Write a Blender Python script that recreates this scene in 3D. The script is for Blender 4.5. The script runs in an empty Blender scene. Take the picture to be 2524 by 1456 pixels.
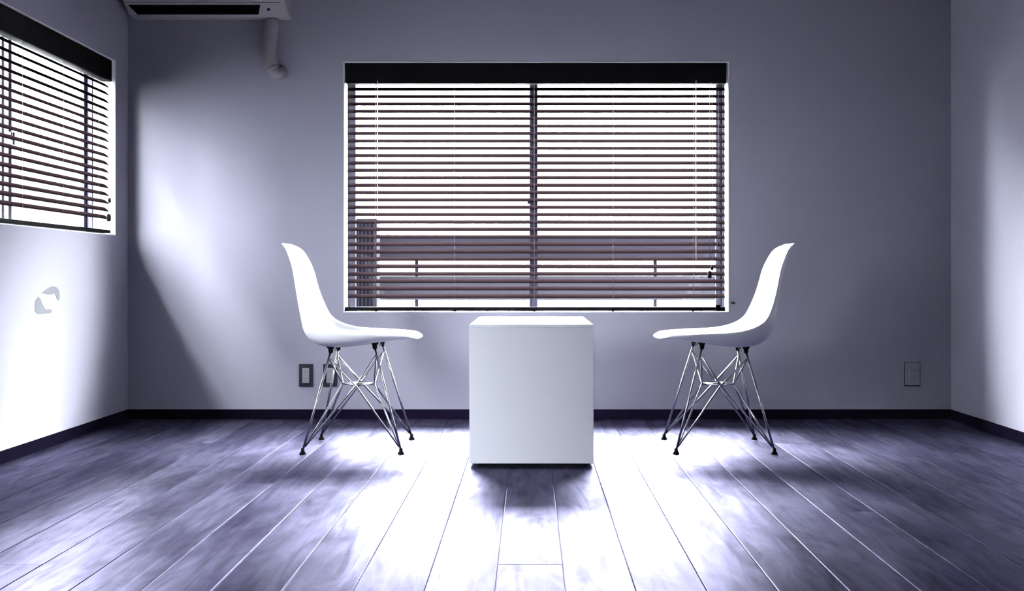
import bpy, bmesh, math, random
from mathutils import Vector, Matrix

# ------------------------------------------------------------------ camera / world / exposure
sc = bpy.context.scene
COL = sc.collection
FW, FH, FPX = 2524.0, 1456.0, 2800.0          # frame and focal length in pixels
VX, VY = 1308.0, 682.0                        # vanishing point of the floor boards
CAMZ = 0.693
cam_data = bpy.data.cameras.new('camera')
cam_data.sensor_width = 36.0
cam_data.lens = FPX / FW * 36.0
cam_data.shift_x = (FW / 2 - VX) / FW
cam_data.shift_y = (VY - FH / 2) / FW
cam_data.clip_start = 0.05
cam = bpy.data.objects.new('camera', cam_data)
cam.location = (0, 0, CAMZ)
cam.rotation_euler = (math.pi / 2, 0, 0)
COL.objects.link(cam)
sc.camera = cam

SKY = 108.0
world = bpy.data.worlds.new('overcast_sky')
sc.world = world
world.use_nodes = True
bg = world.node_tree.nodes['Background']
bg.inputs['Color'].default_value = (0.97, 1.0, 1.02, 1)
# standard overcast sky: three times brighter at the zenith than at the horizon
wt = world.node_tree
wtc = wt.nodes.new('ShaderNodeTexCoord'); wsx = wt.nodes.new('ShaderNodeSeparateXYZ')
wmr = wt.nodes.new('ShaderNodeMapRange'); wmr.clamp = True
wmr.inputs['From Min'].default_value = 0.0; wmr.inputs['From Max'].default_value = 1.0
wmr.inputs['To Min'].default_value = SKY; wmr.inputs['To Max'].default_value = SKY * 3.0
wt.links.new(wtc.outputs['Generated'], wsx.inputs[0]); wt.links.new(wsx.outputs['Z'], wmr.inputs['Value'])
wt.links.new(wmr.outputs['Result'], bg.inputs['Strength'])

vs = sc.view_settings
vs.view_transform = 'Standard'
vs.look = 'None'
vs.gamma = 1.0
vs.use_curve_mapping = False
vs.exposure = 0.4
sc.cycles.max_bounces = 14
sc.cycles.diffuse_bounces = 8
sc.cycles.glossy_bounces = 6
sc.cycles.transparent_max_bounces = 16

# room measures (metres; x right, y away from the camera, z up)
XL, XR = -1.966, 2.051
YB, YF = 5.544, -1.3
CEIL = 2.42
WT = 0.17
# window openings
WX0, WX1, WZ0, WZ1 = -0.913, 0.968, 0.519, 1.742     # back wall
LY0, LY1, LZ0, LZ1 = 3.68, 5.375, 0.888, 1.715       # left wall
NY0, NY1 = 0.95, 2.645                               # added unseen twin nearer the viewer, brightening the box front

def portal(name, loc, rot, sx, sy):
    l = bpy.data.lights.new(name, 'AREA')
    l.shape = 'RECTANGLE'; l.size = sx; l.size_y = sy
    l.cycles.is_portal = True
    o = bpy.data.objects.new(name, l)
    o.location = loc; o.rotation_euler = rot
    COL.objects.link(o)
    return o
portal('window_portal', ((WX0 + WX1) / 2, YB + WT + 0.02, (WZ0 + WZ1) / 2), (-math.pi / 2, 0, 0), WX1 - WX0, WZ1 - WZ0)
portal('window_portal', (XL - WT - 0.02, (LY0 + LY1) / 2, (LZ0 + LZ1) / 2), (0, -math.pi / 2, 0), LZ1 - LZ0, LY1 - LY0)

portal('window_portal', (XL - WT - 0.02, (NY0 + NY1) / 2, (LZ0 + LZ1) / 2), (0, -math.pi / 2, 0), LZ1 - LZ0, NY1 - NY0)  # sampling portal of the added unseen window

# ------------------------------------------------------------------ helpers
def lin(c):
    return tuple((v / 12.92 if v <= 0.04045 else ((v + 0.055) / 1.055) ** 2.4) for v in c)

def mat(name, col, rough=0.5, metal=0.0, noise=0.0, nscale=8.0, bump=0.0, bscale=60.0, coat=0.0, spec=0.5):
    m = bpy.data.materials.new(name); m.use_nodes = True
    nt = m.node_tree; b = nt.nodes['Principled BSDF']
    b.inputs['Base Color'].default_value = (*col, 1)
    b.inputs['Roughness'].default_value = rough
    b.inputs['Metallic'].default_value = metal
    b.inputs['Coat Weight'].default_value = coat
    b.inputs['Specular IOR Level'].default_value = spec
    tc = nt.nodes.new('ShaderNodeTexCoord')
    if noise > 0:
        n = nt.nodes.new('ShaderNodeTexNoise'); n.inputs['Scale'].default_value = nscale
        n.inputs['Detail'].default_value = 4
        nt.links.new(tc.outputs['Object'], n.inputs['Vector'])
        r = nt.nodes.new('ShaderNodeMapRange')
        r.inputs['To Min'].default_value = 1 - noise; r.inputs['To Max'].default_value = 1 + noise
        nt.links.new(n.outputs['Fac'], r.inputs['Value'])
        mx = nt.nodes.new('ShaderNodeMix'); mx.data_type = 'RGBA'; mx.blend_type = 'MULTIPLY'
        mx.inputs['Factor'].default_value = 1
        mx.inputs['A'].default_value = (*col, 1)
        nt.links.new(r.outputs['Result'], mx.inputs['B'])
        nt.links.new(mx.outputs['Result'], b.inputs['Base Color'])
    if bump > 0:
        n = nt.nodes.new('ShaderNodeTexNoise'); n.inputs['Scale'].default_value = bscale
        n.inputs['Detail'].default_value = 3
        nt.links.new(tc.outputs['Object'], n.inputs['Vector'])
        bp = nt.nodes.new('ShaderNodeBump'); bp.inputs['Strength'].default_value = bump
        bp.inputs['Distance'].default_value = 0.002
        nt.links.new(n.outputs['Fac'], bp.inputs['Height'])
        nt.links.new(bp.outputs['Normal'], b.inputs['Normal'])
    return m

def glass_mat():
    m = bpy.data.materials.new('window_glass'); m.use_nodes = True
    nt = m.node_tree; nt.nodes.clear()
    out = nt.nodes.new('ShaderNodeOutputMaterial')
    tr = nt.nodes.new('ShaderNodeBsdfTransparent'); tr.inputs['Color'].default_value = (0.95, 0.97, 0.97, 1)
    gl = nt.nodes.new('ShaderNodeBsdfGlossy'); gl.inputs['Roughness'].default_value = 0.02
    lw = nt.nodes.new('ShaderNodeLayerWeight')          # 'Facing' is the same on both sides of the thin pane
    pw = nt.nodes.new('ShaderNodeMath'); pw.operation = 'POWER'; pw.inputs[1].default_value = 5.0
    fr = nt.nodes.new('ShaderNodeMath'); fr.operation = 'MULTIPLY_ADD'
    fr.inputs[1].default_value = 0.9; fr.inputs[2].default_value = 0.03
    lw.inputs['Blend'].default_value = 0.5
    nt.links.new(lw.outputs['Facing'], pw.inputs[0]); nt.links.new(pw.outputs[0], fr.inputs[0])
    mx = nt.nodes.new('ShaderNodeMixShader')
    nt.links.new(fr.outputs[0], mx.inputs[0]); nt.links.new(tr.outputs[0], mx.inputs[1])
    nt.links.new(gl.outputs[0], mx.inputs[2]); nt.links.new(mx.outputs[0], out.inputs[0])
    return m

def wood_mat():
    """dark stained boards: long grain, a knot here and there, satin varnish"""
    m = bpy.data.materials.new('dark_floor_wood'); m.use_nodes = True
    nt = m.node_tree; b = nt.nodes['Principled BSDF']; L = nt.links.new
    tc = nt.nodes.new('ShaderNodeTexCoord'); oi = nt.nodes.new('ShaderNodeObjectInfo')
    off = nt.nodes.new('ShaderNodeVectorMath'); off.operation = 'MULTIPLY_ADD'
    sc_ = nt.nodes.new('ShaderNodeCombineXYZ')
    mul = nt.nodes.new('ShaderNodeMath'); mul.operation = 'MULTIPLY'; mul.inputs[1].default_value = 37.0
    L(oi.outputs['Random'], mul.inputs[0])
    for i in range(3): L(mul.outputs[0], sc_.inputs[i])
    add = nt.nodes.new('ShaderNodeVectorMath'); add.operation = 'ADD'
    L(tc.outputs['Object'], add.inputs[0]); L(sc_.outputs[0], add.inputs[1])
    mp = nt.nodes.new('ShaderNodeMapping'); mp.inputs['Scale'].default_value = (9.0, 0.9, 9.0)
    L(add.outputs[0], mp.inputs['Vector'])
    g = nt.nodes.new('ShaderNodeTexNoise'); g.inputs['Scale'].default_value = 2.4; g.inputs['Detail'].default_value = 6
    g.inputs['Distortion'].default_value = 1.4
    L(mp.outputs[0], g.inputs['Vector'])
    cl = nt.nodes.new('ShaderNodeTexNoise'); cl.inputs['Scale'].default_value = 1.6; cl.inputs['Detail'].default_value = 3
    mp2 = nt.nodes.new('ShaderNodeMapping'); mp2.inputs['Scale'].default_value = (2.4, 1.0, 2.4)
    L(add.outputs[0], mp2.inputs['Vector']); L(mp2.outputs[0], cl.inputs['Vector'])
    ramp = nt.nodes.new('ShaderNodeValToRGB')
    e = ramp.color_ramp.elements
    e[0].position = 0.30; e[0].color = (*FLOOR_DARK, 1)
    e[1].position = 0.72; e[1].color = (*FLOOR_LIGHT, 1)
    L(g.outputs['Fac'], ramp.inputs[0])
    tone = nt.nodes.new('ShaderNodeMapRange'); tone.inputs['To Min'].default_value = 0.7; tone.inputs['To Max'].default_value = 1.25
    L(oi.outputs['Random'], tone.inputs['Value'])
    mx = nt.nodes.new('ShaderNodeMix'); mx.data_type = 'RGBA'; mx.blend_type = 'MULTIPLY'; mx.inputs['Factor'].default_value = 1
    L(ramp.outputs['Color'], mx.inputs['A']); L(tone.outputs['Result'], mx.inputs['B'])
    L(mx.outputs['Result'], b.inputs['Base Color'])
    rr = nt.nodes.new('ShaderNodeMapRange'); rr.inputs['From Min'].default_value = 0.3; rr.inputs['From Max'].default_value = 0.7
    rr.inputs['To Min'].default_value = FLOOR_ROUGH[0]; rr.inputs['To Max'].default_value = FLOOR_ROUGH[1]
    L(cl.outputs['Fac'], rr.inputs['Value']); L(rr.outputs['Result'], b.inputs['Roughness'])
    bp = nt.nodes.new('ShaderNodeBump'); bp.inputs['Strength'].default_value = 0.35; bp.inputs['Distance'].default_value = 0.0025
    L(g.outputs['Fac'], bp.inputs['Height'])
    bp2 = nt.nodes.new('ShaderNodeBump'); bp2.inputs['Strength'].default_value = 0.5; bp2.inputs['Distance'].default_value = 0.012
    L(cl.outputs['Fac'], bp2.inputs['Height']); L(bp.outputs['Normal'], bp2.inputs['Normal'])
    L(bp2.outputs['Normal'], b.inputs['Normal'])
    # violet stained varnish: tinted gloss over the diffuse wood, weighted by Fresnel
    b.inputs['Specular IOR Level'].default_value = 0.0
    gl = nt.nodes.new('ShaderNodeBsdfGlossy'); gl.inputs['Color'].default_value = (*VARNISH, 1)
    fr = nt.nodes.new('ShaderNodeFresnel'); fr.inputs['IOR'].default_value = FLOOR_IOR
    # worn varnish: long streaks and cloudy scuffs vary its strength
    sw = nt.nodes.new('ShaderNodeTexNoise'); sw.inputs['Scale'].default_value = 2.2; sw.inputs['Detail'].default_value = 5
    sw.inputs['Distortion'].default_value = 2.2
    mp3 = nt.nodes.new('ShaderNodeMapping'); mp3.inputs['Scale'].default_value = (4.5, 1.3, 4.5)
    L(add.outputs[0], mp3.inputs['Vector']); L(mp3.outputs[0], sw.inputs['Vector'])
    av = nt.nodes.new('ShaderNodeMath'); av.operation = 'ADD'
    L(g.outputs['Fac'], av.inputs[0]); L(sw.outputs['Fac'], av.inputs[1])
    wr = nt.nodes.new('ShaderNodeMapRange'); wr.inputs['From Min'].default_value = 0.72; wr.inputs['From Max'].default_value = 1.28
    wr.inputs['To Min'].default_value = 0.72; wr.inputs['To Max'].default_value = 1.30
    L(av.outputs[0], wr.inputs['Value'])
    vm = nt.nodes.new('ShaderNodeMix'); vm.data_type = 'RGBA'; vm.blend_type = 'MULTIPLY'; vm.inputs['Factor'].default_value = 1
    vm.inputs['A'].default_value = (*VARNISH, 1); L(wr.outputs['Result'], vm.inputs['B']); L(vm.outputs['Result'], gl.inputs['Color'])
    ms = nt.nodes.new('ShaderNodeMixShader')
    L(rr.outputs['Result'], gl.inputs['Roughness'])
    L(bp2.outputs['Normal'], gl.inputs['Normal']); L(bp2.outputs['Normal'], fr.inputs['Normal'])
    L(fr.outputs[0], ms.inputs[0]); L(b.outputs[0], ms.inputs[1]); L(gl.outputs[0], ms.inputs[2])
    L(ms.outputs[0], nt.nodes['Material Output'].inputs['Surface'])
    return m

FLOOR_DARK = (0.002, 0.0016, 0.006)
FLOOR_LIGHT = (0.010, 0.008, 0.025)
FLOOR_ROUGH = (0.29, 0.45)
FLOOR_IOR = 1.30
VARNISH = (0.30, 0.286, 0.41)

M = {}
M['wall'] = mat('lavender_white_paint', (0.28, 0.267, 0.328), 0.75, bump=0.06, bscale=160, spec=0.25)
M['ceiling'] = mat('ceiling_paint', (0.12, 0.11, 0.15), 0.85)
M['base'] = mat('dark_baseboard_wood', (0.004, 0.003, 0.008), 0.5, noise=0.3, nscale=20, spec=0.0)
M['reveal'] = mat('white_reveal_paint', (0.86, 0.86, 0.88), 0.5)
M['floor'] = wood_mat()
M['subfloor'] = mat('joint_filler', (0.02, 0.018, 0.03), 0.7)
M['black'] = mat('black_lacquer', (0.0015, 0.0012, 0.002), 0.6, noise=0.2, spec=0.03)
M['slat'] = mat('dark_brown_slat_wood', (0.0056, 0.0034, 0.0041), 0.9, noise=0.25, nscale=14, spec=0.0)
M['alu'] = mat('dark_bronze_aluminium', (0.02, 0.017, 0.035), 0.4, metal=0.3)
M['glass'] = glass_mat()
M['cord'] = mat('cream_cord', (0.75, 0.62, 0.48), 0.8)
M['dcord'] = mat('dark_cord', (0.05, 0.04, 0.06), 0.8)
M['shell'] = mat('white_moulded_plastic', (0.88, 0.88, 0.92), 0.38, spec=0.5)
M['chrome'] = mat('chromed_steel', (0.50, 0.48, 0.49), 0.2, metal=1.0)
M['rubber'] = mat('black_rubber', (0.003, 0.003, 0.004), 0.7, spec=0.05)
M['table'] = mat('white_laminate', (0.84, 0.84, 0.92), 0.4, spec=0.4)
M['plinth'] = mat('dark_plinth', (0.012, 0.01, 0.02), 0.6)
M['ac'] = mat('aged_white_plastic', (0.36, 0.335, 0.35), 0.5, noise=0.06, spec=0.2)
M['acdark'] = mat('dark_air_outlet', (0.002, 0.0015, 0.002), 0.8, spec=0.0)
M['pipe'] = mat('grey_pipe_tape', (0.20, 0.185, 0.21), 0.7, spec=0.2, noise=0.12, nscale=30)
M['plate'] = mat('dark_metal_plate', (0.010, 0.008, 0.016), 0.5, spec=0.15)
M['insert'] = mat('grey_white_plastic', (0.26, 0.25, 0.27), 0.5, spec=0.2)
M['whiteplate'] = mat('white_plastic_plate', (0.27, 0.258, 0.315), 0.5, spec=0.2)
M['slot'] = mat('slot_black', (0.02, 0.018, 0.03), 0.7)
M['ventgrey'] = mat('vent_grey', (0.155, 0.158, 0.175), 0.8, spec=0.1)
M['rail'] = mat('dark_rail_paint', (0.0052, 0.0048, 0.0064), 0.8, spec=0.0)
M['panel'] = mat('grey_balcony_panel', (0.0095, 0.0092, 0.0112), 0.8, noise=0.1, spec=0.0)
M['concrete'] = mat('concrete', (0.12, 0.115, 0.125), 0.85, noise=0.15, nscale=3)
M['render'] = mat('white_added_house_render', (0.62, 0.63, 0.66), 0.9, noise=0.08, nscale=1.5)
M['render2'] = mat('warm_white_added_house_render', (0.38, 0.37, 0.365), 0.9, noise=0.08, nscale=1.5)
M['ground'] = mat('far_ground', (0.07, 0.07, 0.075), 0.9, noise=0.2, nscale=0.3)
M['unit'] = mat('dark_louvre_metal', (0.0022, 0.002, 0.0032), 0.7, spec=0.03)

def link(name, me, m=None, parent=None, smooth=False):
    o = bpy.data.objects.new(name, me); COL.objects.link(o)
    if m is not None and not me.materials: me.materials.append(m)
    if parent is not None: o.parent = parent
    if smooth:
        for p in me.polygons: p.use_smooth = True
    return o

def from_bm(name, bm, m, parent=None, smooth=False):
    bmesh.ops.recalc_face_normals(bm, faces=bm.faces)
    me = bpy.data.meshes.new(name); bm.to_mesh(me); bm.free()
    return link(name, me, m, parent, smooth)

def add_box(bm, x0, x1, y0, y1, z0, z1, bev=0.0):
    vs_ = [bm.verts.new(p) for p in ((x0, y0, z0), (x1, y0, z0), (x1, y1, z0), (x0, y1, z0),
                                     (x0, y0, z1), (x1, y0, z1), (x1, y1, z1), (x0, y1, z1))]
    fs = [bm.faces.new([vs_[i] for i in q]) for q in ((0, 3, 2, 1), (4, 5, 6, 7), (0, 1, 5, 4), (1, 2, 6, 5), (2, 3, 7, 6), (3, 0, 4, 7))]
    if bev > 0:
        es = list({e for f in fs for e in f.edges})
        bmesh.ops.bevel(bm, geom=es, offset=bev, segments=2, affect='EDGES', profile=0.5)

def box(name, x0, x1, y0, y1, z0, z1, m, parent=None, bev=0.0):
    bm = bmesh.new(); add_box(bm, x0, x1, y0, y1, z0, z1, bev)
    return from_bm(name, bm, m, parent)

def catmull(pts, n):
    out = []
    P = [pts[0]] + list(pts) + [pts[-1]]
    for i in range(1, len(P) - 2):
        p0, p1, p2, p3 = P[i - 1], P[i], P[i + 1], P[i + 2]
        for k in range(n):
            t = k / n
            out.append(tuple(0.5 * ((2 * b_) + (-a_ + c_) * t + (2 * a_ - 5 * b_ + 4 * c_ - d_) * t * t + (-a_ + 3 * b_ - 3 * c_ + d_) * t ** 3)
                             for a_, b_, c_, d_ in zip(p0, p1, p2, p3)))
    out.append(tuple(pts[-1]))
    return out

def add_tube(bm, pts, r, seg=8):
    pts = [Vector(p) for p in pts]
    rr = r if isinstance(r, (list, tuple)) else [r] * len(pts)
    rings = []
    up = Vector((0, 0, 1))
    for i, p in enumerate(pts):
        t = (pts[min(i + 1, len(pts) - 1)] - pts[max(i - 1, 0)]).normalized()
        ref = up if abs(t.dot(up)) < 0.95 else Vector((0, 1, 0))
        a = t.cross(ref).normalized(); b_ = t.cross(a).normalized()
        rings.append([bm.verts.new(p + (a * math.cos(2 * math.pi * k / seg) + b_ * math.sin(2 * math.pi * k / seg)) * rr[i]) for k in range(seg)])
    for i in range(len(rings) - 1):
        for k in range(seg):
            bm.faces.new((rings[i][k], rings[i][(k + 1) % seg], rings[i + 1][(k + 1) % seg], rings[i + 1][k]))
    bm.faces.new(rings[0]); bm.faces.new(rings[-1])

def tube(name, pts, r, m, parent=None, seg=8):
    bm = bmesh.new(); add_tube(bm, pts, r, seg)
    return from_bm(name, bm, m, parent, True)

def add_lathe(bm, prof, seg=20, axis='z', origin=(0, 0, 0)):
    rings = []
    ox, oy, oz = origin
    for r, h in prof:
        ring = []
        for k in range(seg):
            a = 2 * math.pi * k / seg
            u, v = r * math.cos(a), r * math.sin(a)
            p = {'z': (ox + u, oy + v, oz + h), 'x': (ox + h, oy + u, oz + v), 'y': (ox + u, oy + h, oz + v)}[axis]
            ring.append(bm.verts.new(p))
        rings.append(ring)
    for i in range(len(rings) - 1):
        for k in range(seg):
            bm.faces.new((rings[i][k], rings[i][(k + 1) % seg], rings[i + 1][(k + 1) % seg], rings[i + 1][k]))
    bm.faces.new(rings[0]); bm.faces.new(rings[-1])

def empty(name, loc=(0, 0, 0)):
    o = bpy.data.objects.new(name, None); o.location = loc; o.empty_display_size = 0.1
    COL.objects.link(o); return o

def tag(o, label, cat=None, group=None, kind=None):
    o['label'] = label
    if cat: o['category'] = cat
    if group: o['group'] = group
    if kind: o['kind'] = kind
    return o

def copy_tree(o, parent=None):
    c = o.copy(); COL.objects.link(c); c.parent = parent
    for ch in list(o.children): copy_tree(ch, c)
    return c

# ------------------------------------------------------------------ room shell
bm = bmesh.new()
add_box(bm, XL - WT, WX0, YB, YB + WT, 0, CEIL)
add_box(bm, WX1, XR + WT, YB, YB + WT, 0, CEIL)
add_box(bm, WX0, WX1, YB, YB + WT, 0, WZ0)
add_box(bm, WX0, WX1, YB, YB + WT, WZ1, CEIL)
w = from_bm('wall_back', bm, M['wall'])
tag(w, 'lavender white painted wall with the wide blind window', 'wall', kind='structure')
bm = bmesh.new()
add_box(bm, XL - WT, XL, YF - WT, NY0, 0, CEIL)
add_box(bm, XL - WT, XL, NY1, LY0, 0, CEIL)
add_box(bm, XL - WT, XL, NY0, NY1, 0, LZ0)
add_box(bm, XL - WT, XL, NY0, NY1, LZ1, CEIL)
add_box(bm, XL - WT, XL, LY1, YB, 0, CEIL)
add_box(bm, XL - WT, XL, LY0, LY1, 0, LZ0)
add_box(bm, XL - WT, XL, LY0, LY1, LZ1, CEIL)
w = from_bm('wall_left', bm, M['wall'])
tag(w, 'lavender white wall on the left with a window cut by the frame', 'wall', kind='structure')
tag(box('wall_right', XR, XR + WT, YF - WT, YB, 0, CEIL, M['wall']), 'plain lavender white wall at the right edge', 'wall', kind='structure')
tag(box('wall_front', XL, XR, YF - WT, YF, 0, CEIL, M['wall']), 'plain lavender white wall behind the viewer', 'wall', kind='structure')
tag(box('ceiling', XL - WT, XR + WT, YF - WT, YB + WT, CEIL, CEIL + 0.1, M['ceiling']), 'plain painted ceiling above the room', 'ceiling', kind='structure')

# floor: joint bed with each board as a part
PT = 0.018
floor = box('floor', XL - WT, XR + WT, YF - WT, YB + WT, -0.12, -0.010, M['subfloor'])
tag(floor, 'dark stained wide board floor with a bright window glare', 'floor', kind='structure')
PW, P0 = 0.1567, -0.0797
rnd = random.Random(7)
plank_cache = {}
def plank_mesh(wd, ln):
    key = (round(wd, 4), round(ln, 3))
    if key in plank_cache: return plank_cache[key]
    g, c = 0.0005, 0.0024
    hw, hl = wd / 2 - g, ln / 2 - g
    bm = bmesh.new()
    lv = [[bm.verts.new((sx * (hw - i), sy * (hl - i * 0.25), z)) for sx, sy in ((-1, -1), (1, -1), (1, 1), (-1, 1))]
          for i, z in ((0, -PT), (0, -0.0008), (c, 0))]
    bm.faces.new(lv[0][::-1]); bm.faces.new(lv[2])
    for k in range(2):
        for i in range(4):
            bm.faces.new((lv[k][i], lv[k][(i + 1) % 4], lv[k + 1][(i + 1) % 4], lv[k + 1][i]))
    me = bpy.data.meshes.new('plank'); bm.to_mesh(me); bm.free()
    me.materials.append(M['floor']); plank_cache[key] = me
    return me
k0 = math.floor((XL - P0) / PW)
k1 = math.ceil((XR - P0) / PW)
STARTS = [0.0, 1.82, 0.72, 2.62, 1.24, 3.24, 0.36, 2.16]
LEN = 3.64
for i, k in enumerate(range(k0, k1)):
    xa, xb = max(P0 + k * PW, XL), min(P0 + (k + 1) * PW, XR)
    if xb - xa < 0.01: continue
    y = YF - STARTS[i % len(STARTS)]
    while y < YB - 0.002:
        ya, yb = max(y, YF), min(y + LEN, YB)
        if yb - ya > 0.02:
            o = bpy.data.objects.new('plank', plank_mesh(xb - xa, yb - ya)); COL.objects.link(o)
            o.parent = floor
            o.location = ((xa + xb) / 2, (ya + yb) / 2, rnd.uniform(-0.0006, 0.0))
        y += LEN

BH, BT = 0.047, 0.010
tag(box('baseboard_back', XL, XR, YB - BT, YB, 0, BH, M['base'], bev=0.0015), 'low dark baseboard under the wide window', 'baseboard', kind='structure')
tag(box('baseboard_left', XL, XL + BT, YF, YB - BT, 0, BH, M['base'], bev=0.0015), 'low dark baseboard along the left wall', 'baseboard', kind='structure')
tag(box('baseboard_right', XR - BT, XR, YF, YB - BT, 0, BH, M['base'], bev=0.0015), 'low dark baseboard along the right wall', 'baseboard', kind='structure')
tag(box('baseboard_front', XL + BT, XR - BT, YF, YF + BT, 0, BH, M['base'], bev=0.0015), 'low dark baseboard behind the viewer', 'baseboard', kind='structure')

# white reveals lining the two openings
RT = 0.004
def reveal(name, label, f, a0, a1, z0, z1, d0, d1):
    bm = bmesh.new()
    for (p0, p1, q0, q1) in ((a0, a0 + RT, z0, z1), (a1 - RT, a1, z0, z1), (a0 + RT, a1 - RT, z0, z0 + RT), (a0 + RT, a1 - RT, z1 - RT, z1)):
        f(bm, p0, p1, d0, d1, q0, q1)
    tag(from_bm(name, bm, M['reveal']), label, 'window trim', kind='structure')
fb = lambda bm, a0, a1, d0, d1, z0, z1: add_box(bm, a0, a1, YB + d0, YB + d1, z0, z1)
fl = lambda bm, a0, a1, d0, d1, z0, z1: add_box(bm, XL - d1, XL - d0, a0, a1, z0, z1)
reveal('trim_1', 'white painted reveal lining the wide window opening', fb, WX0, WX1, WZ0, WZ1, -0.002, WT)
reveal('trim_2', 'white painted reveal lining the left wall window opening', fl, LY0, LY1, LZ0, LZ1, -0.002, WT)

reveal('added_trim_3', 'white painted reveal of the added second left wall window', fl, NY0, NY1, LZ0, LZ1, -0.002, WT)
# sliding windows: frame, two sashes with panes, latch
def sliding_window(name, label, f, a0, a1, z0, z1, sx):
    root = empty(name); tag(root, label, 'window', kind='structure')
    d0, d1 = 0.105, 0.155
    fw = 0.028
    def ring(nm, p0, p1, q0, q1, e0, e1, ws, wr, wb, parent):
        bm = bmesh.new()
        f(bm, p0, p0 + ws, e0, e1, q0, q1); f(bm, p1 - ws, p1, e0, e1, q0, q1)
        f(bm, p0 + ws, p1 - ws, e0, e1, q0, q0 + wb); f(bm, p0 + ws, p1 - ws, e0, e1, q1 - wr, q1)
        return from_bm(nm, bm, M['alu'], parent)
    ring('window_frame', a0 + RT, a1 - RT, z0 + RT, z1 - RT, d0, d1, 0.010, 0.010, 0.004, root)
    i0, i1, j0, j1 = a0 + RT + 0.010, a1 - RT - 0.010, z0 + RT + 0.004, z1 - RT - 0.010
    mid = (i0 + i1) / 2 + sx
    for (p0, p1, e0, e1) in ((i0, mid + 0.02, d0 + 0.004, d0 + 0.022), (mid - 0.02, i1, d0 + 0.026, d0 + 0.044)):
        s = ring('sash', p0, p1, j0, j1, e0, e1, 0.028, 0.026, 0.012, root)
        bm = bmesh.new(); em = (e0 + e1) / 2
        f(bm, p0 + 0.026, p1 - 0.026, em - 0.002, em + 0.002, j0 + 0.010, j1 - 0.024)
        from_bm('pane', bm, M['glass'], s)
    bm = bmesh.new()
    zz = z0 + (z1 - z0) * 0.43
    f(bm, mid - 0.012, mid + 0.012, d0 - 0.012, d0 + 0.004, zz - 0.025, zz + 0.025)
    f(bm, mid - 0.030, mid - 0.006, d0 - 0.016, d0 - 0.006, zz + 0.010, zz + 0.022)
    from_bm('latch', bm, M['alu'], root)
    return root
sliding_window('window_1', 'wide sliding window with dark frame behind the facing blind', fb, WX0, WX1, WZ0, WZ1, -0.013)
sliding_window('window_2', 'sliding window in the left wall behind its blind', fl, LY0, LY1, LZ0, LZ1, -0.005)

sliding_window('added_window_3', 'added unseen sliding window in the left wall nearer the viewer', fl, NY0, NY1, LZ0, LZ1, -0.005)  # out of view, added to brighten the box front and lower walls

# ------------------------------------------------------------------ venetian blinds
TILT = math.radians(-35.0)          # room edge lower than the outer edge
SLW, SLT = 0.030, 0.0026
def slat_mesh(ln):
    """along local x, arched section, depth along local y (+y = outside)"""
    bm = bmesh.new(); n = 4; rows = []
    for side in (0, 1):
        for i in range(n + 1):
            t = i / n * 2 - 1
            crown = 0.0012 * (1 - t * t)
            v = t * SLW / 2
            z = crown + (SLT / 2 if side == 0 else -SLT / 2)
            rows.append([bm.verts.new((sx * ln / 2, v, z)) for sx in (-1, 1)])
    top, bot = rows[:n + 1], rows[n + 1:]
    for i in range(n):
        bm.faces.new((top[i][0], top[i][1], top[i + 1][1], top[i + 1][0]))
        bm.faces.new((bot[i][0], bot[i + 1][0], bot[i + 1][1], bot[i][1]))
    for i in (0, n):
        bm.faces.new((top[i][0], top[i][1], bot[i][1], bot[i][0]))
    for e in (0, 1):
        bm.faces.new([r[e] for r in top] + [r[e] for r in bot[::-1]])
    bmesh.ops.recalc_face_normals(bm, faces=bm.faces)
    me = bpy.data.meshes.new('slat'); bm.to_mesh(me); bm.free(); me.materials.append(M['slat'])
    return me

def blind(tilt, label, loc, rotz, ln, zhead1, zhead0, zfirst, pitch, nsl, zrail0, zrail1, xhead, ladders, light_cords, pulls, endl):
    root = empty('venetian_blind', loc); root.rotation_euler = (0, 0, rotz)
    tag(root, label, 'blind', 'dark wooden venetian blinds')
    h0, h1 = xhead
    box('headrail', h0, h1, -0.024, 0.026, zhead0, zhead1, M['black'], root, bev=0.003)
    me = slat_mesh(ln)
    r2 = random.Random(3)
    for i in range(nsl):
        o = bpy.data.objects.new('slat', me); COL.objects.link(o); o.parent = root
        o.location = (0, 0, zfirst - i * pitch + r2.uniform(-0.0006, 0.0006))
        o.rotation_euler = (-tilt + r2.uniform(-0.02, 0.02), r2.uniform(-0.0007, 0.0007), 0)
    box('bottom_rail', -ln / 2 - endl, ln / 2, -0.020, 0.020, zrail0, zrail1, M['black'], root, bev=0.002)
    for x in ladders:
        for y in (-0.0195, 0.0195):
            tube('ladder_cord', [(x, y, zrail1), (x, y, zhead0)], 0.0010, M['dcord'], root, 5)
        bm = bmesh.new(); add_lathe(bm, [(0.004, zrail0 - 0.003), (0.006, zrail0 - 0.001), (0.006, zrail0)], 10, 'z', (x, 0, 0))
        from_bm('cord_button', bm, M['black'], root, True)
    for x, z in light_cords:
        tube('lift_cord', [(x, -0.0235, z), (x, -0.0235, zhead0 + 0.012)], 0.0019, M['cord'], root, 6)
    for x, z, s in pulls:
        c = tube('pull_cord', [(x, -0.026, z), (x + 0.002, -0.026, (z + zhead0) / 2), (x, -0.026, zhead0 + 0.004)], 0.0009, M['dcord'], root, 5)
        bm = bmesh.new()
        add_lathe(bm, [(0.002 * s, 0.0), (0.0075 * s, -0.004 * s), (0.0095 * s, -0.016 * s), (0.008 * s, -0.027 * s), (0.003 * s, -0.030 * s)], 14, 'z', (x, -0.027, z + 0.002))
        from_bm('tassel', bm, M['rubber'], c, True)
    return root

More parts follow.
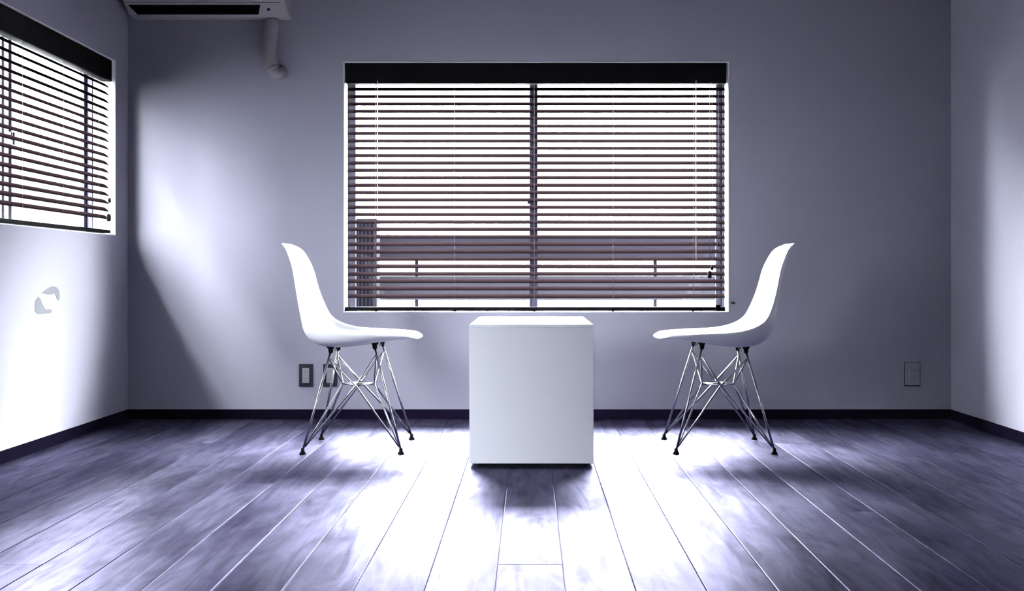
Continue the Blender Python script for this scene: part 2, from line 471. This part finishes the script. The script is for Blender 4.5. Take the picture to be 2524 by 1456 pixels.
BY = YB + 0.030
sB = BY / FPX
zpx = lambda y, s=sB: CAMZ + (VY - y) * s
xpx = lambda x, s=sB: (x - VX) * s
bx0, bx1 = xpx(858), xpx(1786)
bc = (bx0 + bx1) / 2
B1 = blind(TILT, 'dark wooden venetian blind in the wide window facing the viewer', (bc, BY, 0), 0, bx1 - bx0,
      zpx(156), zpx(207), zpx(219.5), 18.2 * sB, 29, zpx(766), zpx(756), (xpx(854) - bc, xpx(1789) - bc),
      [xpx(x) - bc for x in (927, 1121, 1317, 1511, 1708)],
      [(xpx(932) - bc, zpx(528)), (xpx(1714) - bc, zpx(640))],
      [(xpx(1753) - bc, zpx(655), 0.8), (xpx(1747) - bc, zpx(668), 1.25), (xpx(1768) - bc, zpx(600), 0.6)], 0.013)
box('hold_down_bracket', xpx(1762) - bc, xpx(1774) - bc, -0.030, -0.021, zpx(766), zpx(750), M['black'], B1, bev=0.002)

# left wall blind: local x runs along world +y, local -y faces the room (+x)
ly0, ly1 = LY0 + 0.012, LY1 - 0.030
lc = (ly0 + ly1) / 2
ll = ly1 - ly0
nL = 20
B2 = blind(math.radians(-41), 'dark wooden venetian blind in the left wall window', (XL - 0.030, lc, 0), math.pi / 2, ll,
      1.711, 1.612, 1.592, 0.0364, 18, 0.897, 0.913, (-ll / 2 - 0.004, ll / 2 + 0.006),
      [ll / 2 - 0.145 - 0.39 * i for i in range(5)],
      [(-ll / 2 + 0.15, 1.1)],
      [(ll / 2 - 0.035, 1.06, 0.8), (ll / 2 - 0.045, 0.985, 1.2)], 0.0)

B3 = copy_tree(B2); B3.location.y += NY0 - LY0  # blind of the added unseen window
tag(B3, 'dark wooden venetian blind in the added left wall window nearest the viewer', 'blind', 'dark wooden venetian blinds')

# small cord hook on the wall beside the wide window
hk = tube('cord_hook', [((1799 - VX) * YB / FPX, YB + 0.002, 0.569), ((1801 - VX) * YB / FPX, YB - 0.014, 0.569), ((1810 - VX) * YB / FPX, YB - 0.016, 0.564)], [0.005, 0.005, 0.004], M['plate'])
tag(hk, 'tiny dark cord hook on the wall at the lower right window corner', 'hook')

# ------------------------------------------------------------------ outside: balcony and ground
tag(box('balcony_slab', -1.86, 2.4, YB + WT, 7.0, -0.30, -0.12, M['concrete']), 'grey concrete balcony slab outside the wide window', 'balcony', kind='structure')
tag(box('ground', -60, 60, -50, 70, -3.4, -3.2, M['ground']), 'grey ground far below the windows', 'ground', kind='structure')
root = empty('added_house_left', (-5.0, 0.0, -3.2))  # added house, sized to cut sky light through the left windows
tag(root, 'added unseen white house wall limiting sky light at the left windows', 'house')
box('added_house_wall', -4.0, 0.0, -2.1, 7.6, 0.0, 8.5, M['render'], root)
box('added_roof_slab', -4.2, 0.2, -2.3, 7.8, 8.5, 8.7, M['concrete'], root)
root = empty('added_house_opposite', (0.0, 12.5, -3.2))  # added building, height and tone set to cut low sky light
tag(root, 'added white building front behind the wide blind, cutting low sky light', 'house')
box('added_house_wall', -14.0, 14.0, 0.0, 5.0, 0.0, 7.5, M['render2'], root)
box('added_roof_slab', -14.3, 14.3, -0.3, 5.3, 7.5, 7.7, M['concrete'], root)
root = empty('balcony_railing', (0, 6.6, -0.12))
tag(root, 'dark balcony railing with a grey lower panel seen through the blind', 'railing')
Z0 = 0.12
box('top_rail', -1.6, 2.3, -0.04, 0.04, 0.787 + Z0, 0.930 + Z0, M['rail'], root, bev=0.006)
box('lower_panel', -1.6, 2.3, -0.015, 0.015, 0.560 + Z0, 0.697 + Z0, M['panel'], root)
for px in (1027, 1320, 1615, 1900, 730):
    x = (px - VX) * 6.6 / FPX
    box('post', x - 0.009, x + 0.009, -0.012, 0.012, 0.0, 0.79 + Z0, M['rail'], root)
root = empty('outdoor_unit', (-0.96, 6.35, -0.12))
tag(root, 'dark slatted outdoor unit on the balcony behind the blind corner', 'outdoor unit')
box('cabinet', -0.10, 0.10, 0.0, 0.14, 0.0, 1.14, M['unit'], root, bev=0.005)
for i in range(9):
    x = -0.085 + i * 0.0212
    box('louvre', x - 0.004, x + 0.004, -0.012, 0.0, 0.45, 1.12, M['unit'], root)

# ------------------------------------------------------------------ box table
tx0, tx1, ty0, ty1, tz0, tz1 = -0.2225, 0.2285, 4.127, 4.943, 0.015, 0.520
root = empty('box_table', ((tx0 + tx1) / 2, (ty0 + ty1) / 2, 0))
tag(root, 'plain white box table on a recessed plinth between the two chairs', 'table')
hw, hd = (tx1 - tx0) / 2, (ty1 - ty0) / 2
box('body', -hw, hw, -hd, hd, tz0, tz1 - 0.012, M['table'], root, bev=0.0015)
box('top', -hw, hw, -hd, hd, tz1 - 0.0118, tz1, M['table'], root, bev=0.0015)
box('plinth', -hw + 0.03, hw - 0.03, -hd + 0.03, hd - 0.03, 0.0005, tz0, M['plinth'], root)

# ------------------------------------------------------------------ shell chairs
# spine, rim and half width from the front lip to the top of the back (local x = forward)
SH = [
    (0.254, 0.4435, 0.245, 0.4485, 0.122),
    (0.249, 0.4475, 0.236, 0.4545, 0.158),
    (0.230, 0.4485, 0.216, 0.461, 0.187),
    (0.192, 0.4445, 0.182, 0.465, 0.206),
    (0.135, 0.438, 0.135, 0.468, 0.222),
    (0.070, 0.427, 0.074, 0.472, 0.230),
    (-0.010, 0.416, 0.010, 0.475, 0.234),
    (-0.080, 0.411, -0.048, 0.481, 0.235),
    (-0.145, 0.419, -0.104, 0.497, 0.233),
    (-0.195, 0.455, -0.149, 0.526, 0.229),
    (-0.212, 0.522, -0.177, 0.580, 0.218),
    (-0.231, 0.622, -0.200, 0.650, 0.194),
    (-0.246, 0.713, -0.219, 0.727, 0.180),
    (-0.264, 0.776, -0.246, 0.786, 0.160),
    (-0.281, 0.809, -0.267, 0.814, 0.134),
    (-0.302, 0.828, -0.291, 0.828, 0.082),
]
def shell_mesh():
    rows = catmull(SH, 3)
    NU = 20
    bm = bmesh.new(); grid = []
    for cx, cz, rx, rz, w_ in rows:
        ring = []
        for j in range(NU + 1):
            u = j / NU * 2 - 1
            s = abs(u) ** 2.3
            ring.append(bm.verts.new((cx + (rx - cx) * s, w_ * math.sin(u * math.pi / 2 * 0.86) / math.sin(math.pi / 2 * 0.86), cz + (rz - cz) * s)))
        grid.append(ring)
    for i in range(len(grid) - 1):
        for j in range(NU):
            bm.faces.new((grid[i][j], grid[i][j + 1], grid[i + 1][j + 1], grid[i + 1][j]))
    bmesh.ops.recalc_face_normals(bm, faces=bm.faces)
    me = bpy.data.meshes.new('seat_shell'); bm.to_mesh(me); bm.free()
    me.materials.append(M['shell'])
    for p in me.polygons: p.use_smooth = True
    return me

def shell_z(x, y):
    """underside height of the seat near (x, y)"""
    rows = catmull(SH, 6); best = min(rows[:60], key=lambda r: abs(r[0] - x))
    u = min(1.0, abs(y) / best[4])
    return best[1] + (best[3] - best[1]) * (u ** 2.3)

def chair():
    root = empty('shell_chair')
    o = link('seat_shell', shell_mesh(), None, root)
    sd = o.modifiers.new('thickness', 'SOLIDIFY'); sd.thickness = 0.008; sd.offset = 0.0; sd.use_even_offset = False
    md = o.modifiers.new('subsurf', 'SUBSURF'); md.levels = 1; md.render_levels = 1
    feet = {('f', -1): (0.196, -0.200), ('f', 1): (0.196, 0.200), ('r', -1): (-0.188, -0.200), ('r', 1): (-0.188, 0.200)}
    mts = {}
    for (k, s) in feet:
        mx, my = (0.082, 0.115 * s) if k == 'f' else (-0.098, 0.090 * s)
        mts[(k, s)] = Vector((mx, my, shell_z(mx, my) - 0.030))
    ctr = {'f': Vector((0.064, 0, 0.257)), 'r': Vector((-0.064, 0, 0.257)), -1: Vector((0, -0.075, 0.257)), 1: Vector((0, 0.075, 0.257))}
    for key, (fx, fy) in feet.items():
        k, s = key
        m0 = mts[key]
        lg = tube('leg', [m0 + Vector((0, 0, 0.004)), Vector((fx, fy, 0.014))], 0.0046, M['chrome'], root, 10)
        bm = bmesh.new()
        add_lathe(bm, [(0.0125, 0.0004), (0.0130, 0.004), (0.0075, 0.012), (0.0065, 0.024)], 14, 'z', (fx, fy, 0))
        from_bm('foot_glide', bm, M['rubber'], lg, True)
        # shock mount under the seat
        bm = bmesh.new()
        zt = shell_z(m0.x, m0.y)
        add_lathe(bm, [(0.0075, -0.032), (0.009, -0.026), (0.010, -0.016), (0.016, -0.009), (0.017, 0.001)], 14, 'z', (m0.x, m0.y, zt))
        from_bm('shock_mount', bm, M['rubber'], root, True)
        up = m0.lerp(Vector((fx, fy, 0)), 0.06)
        ft = Vector((fx, fy, 0)).lerp(m0, 0.07)
        # side brace: mount -> side crossing -> opposite foot on the same side
        ox = 'r' if k == 'f' else 'f'
        of = Vector((*feet[(ox, s)], 0)).lerp(mts[(ox, s)], 0.07)
        tube('brace', [up, ctr[s], of], 0.0039, M['chrome'], root, 8)
        # end brace: mount -> end crossing -> opposite foot at the same end
        of2 = Vector((*feet[(k, -s)], 0)).lerp(mts[(k, -s)], 0.07)
        tube('brace', [up, ctr[k], of2], 0.0039, M['chrome'], root, 8)
    tube('cross_bar', [ctr['f'], ctr['r']], 0.0042, M['chrome'], root, 8)
    for a, b_ in (('f', -1), (-1, 'r'), ('r', 1), (1, 'f')):
        tube('cross_bar', [ctr[a], ctr[b_]], 0.0034, M['chrome'], root, 8)
    for k in ('f', 'r'):
        tube('seat_bar', [mts[(k, -1)] + Vector((0, 0, 0.006)), mts[(k, 1)] + Vector((0, 0, 0.006))], 0.0042, M['chrome'], root, 8)
    return root
c1 = chair(); c1.location = (-0.703, 4.640, 0)
tag(c1, 'white shell chair on chrome wire legs left of the table, facing right', 'chair', 'white shell chairs at the box table')
c2 = copy_tree(c1); c2.location = (0.7645, 4.640, 0); c2.rotation_euler = (0, 0, math.pi)
tag(c2, 'white shell chair on chrome wire legs right of the table, facing left', 'chair', 'white shell chairs at the box table')

# ------------------------------------------------------------------ air conditioner and its pipe
acs = 5.46 / FPX
ax0, ax1 = (316 - VX) * acs, (711 - VX) * acs
root = empty('air_conditioner', ((ax0 + ax1) / 2, YB, 1.941))
tag(root, 'white wall air conditioner with a dark outlet slot above the pipe', 'air conditioner')
hw = (ax1 - ax0) / 2
PR = [(0.0, 0.004), (-0.070, 0.0), (-0.100, 0.008), (-0.190, 0.062), (-0.205, 0.085), (-0.208, 0.12), (-0.205, 0.235), (-0.190, 0.255), (-0.02, 0.262), (0.0, 0.262)]
bm = bmesh.new()
secs = []
for x, k in ((-hw, 0.90), (-hw + 0.005, 0.955), (-hw + 0.016, 0.99), (-hw + 0.03, 1.0), (hw - 0.03, 1.0), (hw - 0.016, 0.99), (hw - 0.005, 0.955), (hw, 0.90)):
    secs.append([bm.verts.new((x, y * k, 0.13 + (z - 0.13) * k)) for y, z in PR])
n = len(PR)
for i in range(len(secs) - 1):
    for j in range(n):
        bm.faces.new((secs[i][j], secs[i][(j + 1) % n], secs[i + 1][(j + 1) % n], secs[i + 1][j]))
bm.faces.new(secs[0]); bm.faces.new(secs[-1])
from_bm('casing', bm, M['ac'], root)
# dark outlet slot lying on the slanted underside
def on_slope(t, lift):
    p, q = Vector((0, -0.100, 0.008)), Vector((0, -0.190, 0.062))
    d = (q - p); nrm = Vector((0, d.z, -d.y)).normalized() * -1
    if nrm.z > 0: nrm = -nrm
    return p + d * t + nrm * lift
def slope_slab(name, x0, x1, x0b, x1b, t0, t1, l0, l1, m):
    bm = bmesh.new(); vv = []
    for lift in (l0, l1):
        for (xx0, xx1, t) in ((x0b, x1b, t0), (x0, x1, t1)):
            for xx in (xx0, xx1):
                p = on_slope(t, lift); vv.append(bm.verts.new((xx, p.y, p.z)))
    a = vv
    for q in ((0, 1, 3, 2), (4, 6, 7, 5), (0, 4, 5, 1), (2, 3, 7, 6), (0, 2, 6, 4), (1, 5, 7, 3)):
        bm.faces.new([a[i] for i in q])
    return from_bm(name, bm, m, root)
sx = lambda px: (px - VX) * acs - (ax0 + ax1) / 2
slope_slab('outlet_slot', sx(330), sx(650), sx(343), sx(640), 0.03, 0.62, -0.004, 0.0030, M['acdark'])
slope_slab('louvre_blade', sx(338), sx(636), sx(345), sx(634), 0.20, 0.26, 0.0034, 0.0075, M['acdark'])
slope_slab('louvre_blade', sx(336), sx(638), sx(341), sx(636), 0.40, 0.46, 0.0034, 0.0075, M['acdark'])
bm = bmesh.new(); p = on_slope(0.36, 0.003)
add_lathe(bm, [(0.0055, -0.006), (0.0065, 0.0), (0.0055, 0.0020)], 12, 'y', (sx(668), p.y, p.z))
from_bm('sensor_dot', bm, M['acdark'], root, True)
slope_slab('control_panel', sx(655), sx(700), sx(650), sx(696), 0.03, 0.66, -0.004, 0.0025, M['ac'])
slope_slab('front_lip', sx(326), sx(700), sx(326), sx(700), 0.70, 0.78, -0.004, 0.005, M['ac'])

ps = (YB - 0.04) / FPX
P = lambda px, py, d: ((px - VX) * ps, YB - d, CAMZ + (VY - py) * ps)
path = [P(670, 48, 0.042), P(669, 75, 0.042), P(665, 115, 0.042), P(667, 152, 0.042), P(672, 172, 0.042), P(679, 180, 0.038), P(684, 177, 0.020), P(685, 174, -0.004)]
pp = catmull(path, 5)
pr = [0.033 + 0.0012 * math.sin(i * 2.1) + (0.004 if i > 12 and i < 20 else 0) for i in range(len(pp))]
pr = [r * (0.93 if i > 24 else 1) for i, r in enumerate(pr)]
rt = empty('refrigerant_pipe', P(668, 50, 0.0))
tag(rt, 'grey tape wrapped pipe bending from air conditioner into the wall', 'pipe')
off = Vector(rt.location)
tube('pipe', [Vector(q) - off for q in pp], pr, M['pipe'], rt, 16)
bm = bmesh.new()
q = Vector(P(685, 174, 0.0)) - off
add_lathe(bm, [(0.036, 0.0), (0.036, -0.006), (0.030, -0.010)], 20, 'y', tuple(q))
from_bm('wall_collar', bm, M['pipe'], rt, True)

# ------------------------------------------------------------------ outlets
def outlet(px, py, wpx, hpx, mplate, minsert, label, bev=0.0015):
    s = YB / FPX
    x, z = (px - VX) * s, CAMZ + (VY - py) * s
    w_, h_ = wpx * s / 2, hpx * s / 2
    r = empty('wall_outlet', (x, YB, z)); tag(r, label, 'outlet')
    box('cover_plate', -w_, w_, -0.007, 0.0, -h_, h_, mplate, r, bev=bev)
    ins = box('socket_insert', -w_ * 0.50, w_ * 0.50, -0.010, -0.006, -h_ * 0.66, h_ * 0.66, minsert, r, bev=0.001)
    for zz in (0.018, -0.018):
        for xx in (-0.006, 0.006):
            box('slot', xx - 0.0011, xx + 0.0011, -0.0106, -0.0095, zz - 0.005, zz + 0.005, M['ventgrey'] if mplate is M['plate'] else M['slot'], ins)
    return r
outlet(754.5, 924.5, 34, 56, M['plate'], M['insert'], 'dark framed wall outlet standing clear left of the left chair')
outlet(814, 924.5, 34, 56, M['plate'], M['insert'], 'dark framed wall outlet seen behind the left chair legs')
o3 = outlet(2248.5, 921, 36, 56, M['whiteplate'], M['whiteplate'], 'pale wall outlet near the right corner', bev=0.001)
box('shadow_outline', -0.0385, 0.0385, -0.003, 0.0, -0.0605, 0.0575, M['plate'], o3)  # dark rim standing in for the shade line around the pale plate

# ------------------------------------------------------------------ pair of grey crescents stuck on the left wall
# outlines in metres along the wall (towards the viewer is negative) and up, thickness 0.8 mm
MARK_Y, MARK_Z = 4.600, 0.597
def wall_pt(zx, zy):
    px, py = 60 + zx / 12.13, 680 + zy / 12.13
    y = -XL * FPX / (VX - px)
    return (y - MARK_Y, CAMZ - (py - VY) * y / FPX - MARK_Z)
CRESCENTS = (
    [(500, 520), (600, 440), (700, 370), (800, 315), (880, 310), (970, 350), (1030, 430), (1050, 560), (1045, 680), (1005, 725),
     (960, 660), (930, 560), (880, 520), (800, 555), (700, 545), (600, 520)],
    [(420, 625), (350, 700), (310, 850), (310, 1000), (340, 1090), (420, 1140), (520, 1140), (620, 1125), (740, 1120), (810, 1080),
     (800, 1010), (720, 985), (650, 1000), (590, 930), (530, 830), (490, 720)])
r = empty('wall_decal', (XL, MARK_Y, MARK_Z))
tag(r, 'two flat grey crescents forming a broken ring on the left wall', 'decal')
for pts in CRESCENTS:
    bm = bmesh.new()
    sm = catmull([wall_pt(*p) for p in pts + pts[:1]], 3)[:-1]
    f0 = bm.faces.new([bm.verts.new((0.0002, y, z)) for y, z in sm])
    ex = bmesh.ops.extrude_face_region(bm, geom=[f0])
    bmesh.ops.translate(bm, verts=[v for v in ex['geom'] if isinstance(v, bmesh.types.BMVert)], vec=(0.0008, 0, 0))
    bmesh.ops.triangulate(bm, faces=list(bm.faces))
    from_bm('crescent', bm, M['ventgrey'], r)
